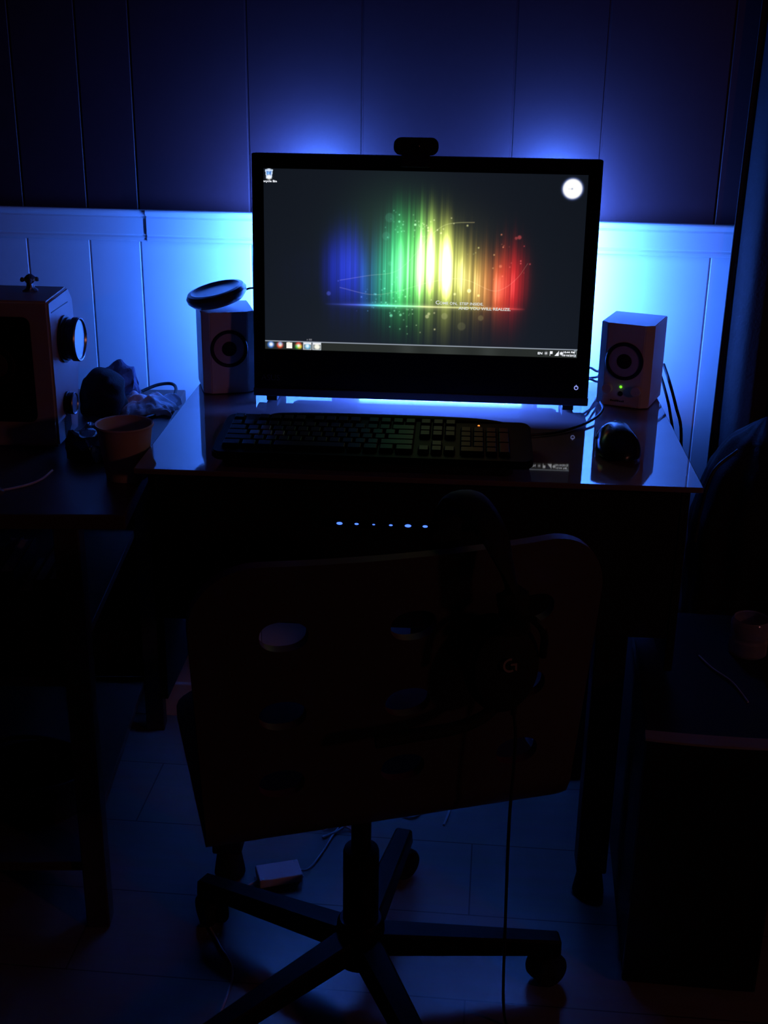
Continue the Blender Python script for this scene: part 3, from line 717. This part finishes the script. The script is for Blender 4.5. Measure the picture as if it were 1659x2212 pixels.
# the open ring letter
arc = []
for i in range(15):
    a = math.radians(72+i*(230)/14); arc.append((.0085*math.cos(a), .0085*math.sin(a)))
arc_in = [(x*.70, y*.70) for x, y in arc]
poly = arc+arc_in[::-1]
g = bmesh.new(); vv_ = [g.verts.new((x, 0, z)) for x, z in poly]; n_ = len(arc)
for i in range(n_-1): g.faces.new((vv_[i], vv_[i+1], vv_[2*n_-2-i], vv_[2*n_-1-i]))
for pts_ in ([(.0008, -.0006), (.0085, -.0006), (.0085, .0018), (.0008, .0018)], [(.0060, -.0006), (.0085, -.0006), (.0085, -.0075), (.0060, -.0062)]):
    g.faces.new([g.verts.new((x, 0, z)) for x, z in pts_])
r_ = bmesh.ops.extrude_face_region(g, geom=g.faces[:])
for q in r_['geom']:
    if isinstance(q, bmesh.types.BMVert): q.co.y -= .0008
bmesh.ops.recalc_face_normals(g, faces=g.faces[:]); xf(g, GM); obj('logo', g, M_logo, hs)['label'] = 'grey G shaped mark on the ear cup'
cordp = [(.121, -.232, .585), (.124, -.236, .54), (.128, -.222, .42), (.140, -.20, .25), (.158, -.165, .10), (.178, -.130, .02), (.182, -.135, .003), (.16, -.20, .003), (.13, -.28, .003), (.10, -.38, .003)]
obj('cord', tube(cordp, .0020), M_rubber, hs, True)
obj('cord_plug', lathe([(0, 0), (.004, 0), (.0035, -.022), (0, -.022)], 14), M_rubber, hs, True, loc=(.121, -.232, .600))

# ------------------------------------------------------------------ things on the floor under the desk
ctl = thing('light_controller', 'small white control box with cables on the floor behind the chair base', 'control box', (-.317, -.520, 0), (0, 0, math.radians(21)))
obj('case', box(-.036, .036, -.022, .022, .0085, .0235, .002, 2), M_box, ctl)
obj('flange', box(-.040, .040, -.010, .010, .008, .0105, .0006, 1), M_box, ctl)
for x, y in ((-.030, -.017), (.030, .017)):
    obj('screw', lathe([(0, .0007), (.0022, .0005), (.0026, 0)], 14), M_chrome, ctl, loc=(x, y, .0236))
obj('cable_out', tube([(.036, .004, .013), (.055, .015, .006), (.09, .06, .003), (.12, .105, .003), (.15, .14, .003)], .0018), M_wcable, ctl, True)
obj('cable_in', tube([(-.036, -.004, .013), (-.06, -.008, .006), (-.10, -.02, .003), (-.13, -.06, .003), (-.12, -.13, .003), (-.11, -.20, .003), (-.15, -.30, .003), (-.18, -.40, .003)], .0018), M_wcable, ctl, True)
for pts_, lbl in (([(-.262, -.395, .003), (-.235, -.375, .006), (-.215, -.35, .012), (-.19, -.30, .004)], 'short white cable end lying on the floor left of the chair column'),
                  ([(-.265, -.372, .003), (-.24, -.360, .009), (-.205, -.372, .003)], 'white cable crossing another on the floor left of the chair column'),
                  ([(-.150, -.262, .003), (-.13, -.31, .004), (-.105, -.315, .004), (-.08, -.27, .003), (-.07, -.22, .003)], 'curved white cable loop on the floor right of the chair column'),
                  ([(-.032, -.20, .003), (-.040, -.27, .006), (-.052, -.335, .003)], 'straight piece of white cable on the floor beside the curved loop')):
    tag(obj('floor_cable', tube(pts_, .0022), M_wcable, None, True), lbl, 'cable', 'white cables on the floor')

# ------------------------------------------------------------------ side table on the left
TA = math.radians(6.5); TO = V((-.567, -.022, 0))
def tl(x, y, z): return TO+Matrix.Rotation(TA, 3, 'Z') @ V((x, y, z))
tb_ = thing('side_table', 'dark brown side table with open shelves left of the desk', 'table', tuple(TO), (0, 0, TA))
obj('table_top', box(-.695, 0, -.645, 0, .678, .70, .002, 2), M_wood, tb_)
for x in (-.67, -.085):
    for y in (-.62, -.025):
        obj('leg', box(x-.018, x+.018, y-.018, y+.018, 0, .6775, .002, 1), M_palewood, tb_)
obj('shelf', box(-.651, -.104, -.62, -.02, .420, .436, .001, 1), M_wood, tb_)
obj('shelf', box(-.651, -.104, -.62, -.02, .095, .111, .001, 1), M_wood, tb_)
obj('back_board', box(-.651, -.046, -.019, -.013, .1115, .6775), M_cabinet, tb_)
cols = [(.030, .026, .028), (.018, .016, .02), (.036, .032, .034), (.022, .018, .02)]
bkcol = [mat('book_cover_%s' % c, cc, .7) for c, cc in zip('abcd', cols)]
xb = -.108
for i, nm in enumerate(('rightmost book of the row on the side table shelf, nearest the table leg', 'second book from the table leg in the row on the side table shelf', 'third book from the table leg in the row on the side table shelf', 'fourth book from the table leg in the row on the side table shelf', 'fifth book from the table leg in the row on the side table shelf', 'sixth book from the table leg in the row on the side table shelf', 'leftmost visible book of the row, cut by the picture edge')):
    th = random.uniform(.018, .030); hh = random.uniform(.125, .165); dep = random.uniform(.13, .16)
    bt = thing('book', nm, 'book', tuple(tl(xb-th/2, -.600, .4365)), (0, 0, TA), 'books on the side table shelf')
    bb = bmesh.new(); box(-th/2, -th/2+.002, 0, dep, 0, hh, 0, 1, bb); box(th/2-.002, th/2, 0, dep, 0, hh, 0, 1, bb); box(-th/2+.002, th/2-.002, 0, .002, 0, hh, 0, 1, bb)
    obj('cover', bb, bkcol[i % 4], bt); obj('pages', box(-th/2+.0022, th/2-.0022, .0022, dep-.004, .003, hh-.003), M_paper, bt)
    xb -= th+.0015
bk = thing('basket', 'dark oval handled basket standing low between the legs of the side table', 'basket', (-.72, -.50, .1115))
bw = bmesh.new(); b = lathe([(0, 0), (.075, 0), (.085, .04), (.090, .075), (.086, .076), (.081, .04), (.071, .004), (0, .004)], 40); xf(b, Matrix.Diagonal((1.0, .85, 1, 1)))
obj('bowl', b, M_dark, bk, True)
obj('handle', tube([(-.089, 0, .072), (-.07, 0, .11), (0, 0, .125), (.07, 0, .11), (.089, 0, .072)], .004), M_dark, bk, True)

# ------------------------------------------------------------------ retro television with round side knobs
tv = thing('portable_television', 'cream cased retro portable set with dark front and two round side knobs', 'television', (-.676, -.4, .7005), (0, 0, math.radians(2)))
TW, TD, TH = .34, .125, .235
poly = [(0, .004), (0, TH-.0), (TD-.02, TH+.004), (TD, TH-.018), (TD+.008, .1), (TD-.02, .004)]
b = bmesh.new()
R1 = [b.verts.new((0, y, z)) for y, z in poly]; R0 = [b.verts.new((-TW, y, z)) for y, z in poly]
for i in range(len(poly)): b.faces.new((R0[i], R0[(i+1) % 6], R1[(i+1) % 6], R1[i]))
b.faces.new(R1); b.faces.new(R0[::-1]); bmesh.ops.recalc_face_normals(b, faces=b.faces[:])
bmesh.ops.bevel(b, geom=b.edges[:], offset=.004, segments=3, affect='EDGES')
obj('case', b, M_cream, tv, True)
rear = bmesh.new(); b = box(-TW+.03, -.065, TD+.001, TD+.09, .02, TH-.03, .012, 2); obj('rear_housing', b, M_dark, tv)
obj('front_panel', prism(rrect(.255, .166, .012, 5, -.1575, .128), 0, .0016, 0, 'Y'), M_bezel, tv).location = (0, -.0004, 0)
sb = bmesh.new()
for z in (.197, .094, .066): box(-.27, -.05, -.0022, -.0021, z, z+.0006, 0, 1, sb)
obj('panel_lines', sb, M_faint, tv)
lr = lathe([(.026, 0), (.0275, .002), (.030, .002), (.031, 0)], 40, 'Y'); xf(lr, Matrix.Translation((-.089, -.0022, .135))); obj('dial_ring', lr, M_dark, tv, True)
lr = lathe([(0, .0012), (.018, .001), (.0195, 0)], 36, 'Y'); xf(lr, Matrix.Translation((-.089, -.0022, .135))); obj('dial_centre', lr, mat('brown_dial', (.06, .03, .025), .5), tv, True)
obj('side_groove', box(.0001, .0006, .012, TD-.028, TH-.020, TH-.0185), M_dark, tv)
for (yk_, zk_, R_, D_) in ((.066, .163, .0345, .026), (.052, .062, .0175, .014)):
    sk = lathe([(0, 0), (R_*1.08, 0), (R_*1.08, .003), (R_*.98, .0035), (R_*.98, .008), (R_*.9, .0085), (R_*.9, D_*.55), (R_, D_*.6), (R_, D_*.95), (R_*.93, D_)], 44, 'X'); xf(sk, Matrix.Translation((.0005, yk_, zk_)))
    kn = obj('knob', sk, M_black, tv, True)
    cp = lathe([(0, D_*.86), (R_*.88, D_*.9), (R_*.93, D_), (R_*.97, D_*1.02), (R_*1.01, D_*.93)], 44, 'X'); xf(cp, Matrix.Translation((.0005, yk_, zk_))); obj('cap_ring', cp, M_chrome, kn, True)['label'] = 'polished metal cap'
sl = bmesh.new()
for r_i in range(11):
    b = box(-.0003, .0007, -.020, .020, -.0008, .0008); xf(b, Matrix.Rotation(math.radians(32), 4, 'X')); xf(b, Matrix.Translation((.0001, .052, -.0+.012+r_i*.0034))); merge(sl, b)
obj('vent_slots', sl, M_dark, tv)
for x in (-.30, -.05):
    obj('foot', box(x-.012, x+.012, .015, .085, 0, .0042, .0005, 1), M_matte, tv)
ft = thing('metal_trinket', 'small shiny metal trinket standing on top of the cream retro set', 'ornament', (-.722, -.345, .9395))
tr = lathe([(0, 0), (.011, 0), (.0115, .003), (.006, .006), (.0045, .012), (.008, .017), (.009, .021), (.004, .026), (0, .027)], 10); obj('body', crumple(tr, .0022, 120, 3, 0), M_chrome, ft)
for k in range(4):
    a = k*PI/2+.4; b = lathe([(0, 0), (.003, .001), (.0036, .004), (.002, .007), (0, .0075)], 8); xf(b, Matrix.Translation((.011*math.cos(a), .011*math.sin(a), .015))); obj('prong', b, M_chrome, ft)

# ------------------------------------------------------------------ things on the side table
cp_ = thing('foam_cup', 'large empty pale foam cup at the front of the side table', 'cup', (-.5935, -.470, .7005), (0, 0, 0))
# placed so that it stands on the table by the desk's corner
cp_.location = (-.5355, -.508, .7005)
b = lathe([(0, .001), (.027, .001), (.027, 0), (.030, 0), (.0405, .078), (.0425, .0785), (.0435, .081), (.042, .083), (.0395, .082), (.0385, .078), (.0285, .004), (0, .004)], 56)
obj('wall', b, M_cup, cp_, True)
b = bmesh.new(); bmesh.ops.create_icosphere(b, subdivisions=4, radius=1)
for v_ in b.verts: v_.co = V((v_.co.x*.040, v_.co.y*.036, max(v_.co.z, -.35)*.058+.0203))
crumple(b, .009, 38, 5, 0); obj_ = obj('knit_cap', b, M_darkcloth, None, True, loc=(-.668, -.19, .7005)); tag(obj_, 'dark rounded knit cap lying behind the cream retro set', 'cap')
b = bmesh.new(); bmesh.ops.create_icosphere(b, subdivisions=4, radius=1)
for v_ in b.verts: v_.co = V((v_.co.x*.034, v_.co.y*.028, max(v_.co.z, -.6)*.046+.0276))
crumple(b, .012, 45, 9, 0); tag(obj('plastic_bag', b, M_bag, None, False, loc=(-.662, -.112, .7005)), 'crumpled blue plastic bag between the dark cap and the wall', 'bag')
b = bmesh.new(); bmesh.ops.create_grid(b, x_segments=46, y_segments=34, size=1)
from mathutils import noise as mn
for v_ in b.verts:
    x, y = v_.co.x, v_.co.y; rr = max(abs(x), abs(y))
    h = .022*(1-rr**2)+.024*abs(mn.noise(V((x*1.8, y*1.8, 1))))+.004*abs(mn.noise(V((x*4, y*4, 4))))
    v_.co = V((x*.050*(1+.25*mn.noise(V((y*3, x, 0)))), y*.036*(1+.3*mn.noise(V((x*3, y, 7)))), max(.0008, h*(1 if rr < .97 else .3)+.001)))
o = obj('crumpled_tissue', b, M_paper, None, False, loc=(-.600, -.165, .7005)); tag(o, 'crumpled white paper tissue lying behind the foam cup', 'tissue')
md = o.modifiers.new('thickness', 'SOLIDIFY'); md.thickness = .0006
tag(obj('black_cord', tube([(-.640, -.055, .7035), (-.615, -.040, .712), (-.59, -.038, .715), (-.575, -.06, .712), (-.569, -.11, .7035)], .003), M_rubber, None, True), 'black cord arching on the side table beside the tissue', 'cord')
tag(obj('black_cord', tube([(-.675, -.215, .7035), (-.64, -.235, .7035), (-.60, -.235, .7035), (-.575, -.20, .7035)], .003), M_rubber, None, True), 'black cord lying between the tissue and the foam cup', 'cord')
b = bmesh.new(); bmesh.ops.create_icosphere(b, subdivisions=4, radius=1)
for v_ in b.verts: v_.co = V((v_.co.x*.042, v_.co.y*.058, max(v_.co.z, -.5)*.028+.014))
crumple(b, .012, 55, 21, 0); tag(obj('crinkled_wrapper', b, M_foil, None, False, loc=(-.615, -.405, .7005)), 'dark crinkled plastic wrapper between the retro set and the foam cup', 'wrapper')
tag(obj('white_wire', tube([(-.80, -.60, .7025), (-.75, -.575, .7035), (-.715, -.600, .7025), (-.69, -.592, .7025), (-.665, -.567, .7025), (-.652, -.545, .7045), (-.648, -.513, .7065)], .0018), M_wcable, None, True), 'thin white wire curling on the front of the side table', 'wire')
b = bmesh.new(); bmesh.ops.create_icosphere(b, subdivisions=3, radius=1)
for v_ in b.verts: v_.co = V((v_.co.x*.028, v_.co.y*.018, max(v_.co.z, -.6)*.014+.0085))
crumple(b, .008, 70, 31, 0); tag(obj('paper_scrap', b, mat('grey_scrap', (.16, .15, .18), .8), None, False, loc=(-.712, -.620, .7005)), 'small crumpled grey paper scrap at the left front of the side table', 'paper')

# ------------------------------------------------------------------ curtain on the right
def curtain(x0, x1, y, z0, z1, n=90, nz=30):
    b = bmesh.new(); g = []
    for j in range(nz+1):
        t = j/nz; z = z0+(z1-z0)*t; row = []
        for i in range(n+1):
            s = i/n; flare = .012*math.sin(3.0*t)+.02*(1-t)**2
            x = x0-flare*(1-s)+(x1-x0)*s
            yy_ = y+.016*math.sin(s*38+1.2*math.sin(t*3))+.006*math.sin(s*17+t*2)+.004*math.sin(s*80)
            row.append(b.verts.new((x, yy_, z)))
        g.append(row)
    for j in range(nz):
        for i in range(n): b.faces.new((g[j][i], g[j][i+1], g[j+1][i+1], g[j+1][i]))
    return b
cu = thing('window_curtain', 'dark hanging curtain with soft folds at the right edge of the picture', 'curtain', (0, 0, 0))
o = obj('cloth', curtain(.412, .90, -.047, .03, 2.05), M_curtain, cu, True); md = o.modifiers.new('thickness', 'SOLIDIFY'); md.thickness = .0015
obj('rod', xf(lathe([(0, -.30), (.010, -.30), (.010, .34), (0, .34)], 20, 'X'), Matrix.Translation((.65, -.047, 2.062))), M_steel, cu, True)

# tall black cloth bag on the floor
bg = thing('cloth_bag', 'tall slumped black cloth bag standing on the floor between desk and curtain', 'bag', (.455, -.172, 0))
b = bmesh.new(); bmesh.ops.create_uvsphere(b, u_segments=96, v_segments=90, radius=1)
for v_ in b.verts:
    x, y, z = v_.co; t = (z+1)/2; rr = math.hypot(x, y)
    R_ = np.interp(t, [0, .03, .15, .5, .75, .88, .95, 1], [.0, .085, .098, .100, .102, .082, .050, 0])
    a = math.atan2(y, x); R_ *= 1+.05*math.sin(5*a+t*3)+.035*math.sin(11*a-4*t)
    v_.co = V((math.cos(a)*R_*1.06, math.sin(a)*R_*.90, t*.735))
crumple(b, .006, 18, 3, 0); obj('sack', b, M_darkcloth, bg, True)
obj('drawstring', tube([(-.05, -.05, .69), (-.09, -.075, .66), (-.105, -.085, .60), (-.11, -.09, .54)], .003), M_dark, bg, True)

# ------------------------------------------------------------------ computer tower on the right, with a glass jar on it
tw = thing('computer_tower', 'black computer tower on the floor with a thin pale rim along its top', 'computer', (.3075, -.712, 0), (0, 0, math.radians(-1)))
obj('case', box(-.076, .115, .014, .415, .012, .428, .004, 2), M_matte, tw)
obj('front_panel', box(-.0775, .1165, 0, .0135, .012, .424, .004, 2), M_bezel, tw)
rim = bmesh.new(); n_ = 16; A = []; B = []
for i in range(n_+1):
    s = i/n_; x = -.0785+.196*s; q = .006*(1-(2*s-1)**2); A.append(x); B.append(q)
for i in range(n_):
    vs4 = []
    for x, q in ((A[i], B[i]), (A[i+1], B[i+1])):
        vs4.append([rim.verts.new((x, -q-.001, .4245)), rim.verts.new((x, -q-.001, .428)), rim.verts.new((x, .013-q*.5, .4335)), rim.verts.new((x, .013, .4245))])
    for k in range(4): rim.faces.new((vs4[0][k], vs4[0][(k+1) % 4], vs4[1][(k+1) % 4], vs4[1][k]))
    if i == 0: rim.faces.new(vs4[0][::-1])
    if i == n_-1: rim.faces.new(vs4[1])
bmesh.ops.remove_doubles(rim, verts=rim.verts[:], dist=1e-6); bmesh.ops.recalc_face_normals(rim, faces=rim.faces[:])
obj('top_rim', rim, M_silver, tw)['label'] = 'pale grey rim'
for x in (-.06, .06):
    for y in (.04, .38): obj('foot', lathe([(0, 0), (.014, 0), (.013, .0118), (0, .0118)], 16), M_matte, tw, loc=(x, y, 0))
jar = thing('glass_jar', 'small clear glass jar standing on the black computer tower', 'jar', (.4115, -.388, .4285))
tw.children[0].data  # case top carries the jar
b = lathe([(0, 0), (.030, 0), (.033, .003), (.033, .028), (.030, .032), (.031, .036), (.034, .040), (.034, .062), (.030, .068), (.0285, .066), (.0315, .061), (.0315, .041), (.0275, .034), (.0305, .027), (.0305, .005), (.028, .003), (0, .003)], 48)
obj('body', b, M_glass, jar, True)
jar.location = (.4130, -.435, .4285); jar.scale = (.88, .88, .88)
tag(obj('white_wire', tube([(.385, -.60, .432), (.372, -.54, .431), (.350, -.50, .431), (.335, -.46, .431)], .0014), M_wcable, None, True), 'thin pale wire lying on top of the black computer tower', 'wire')
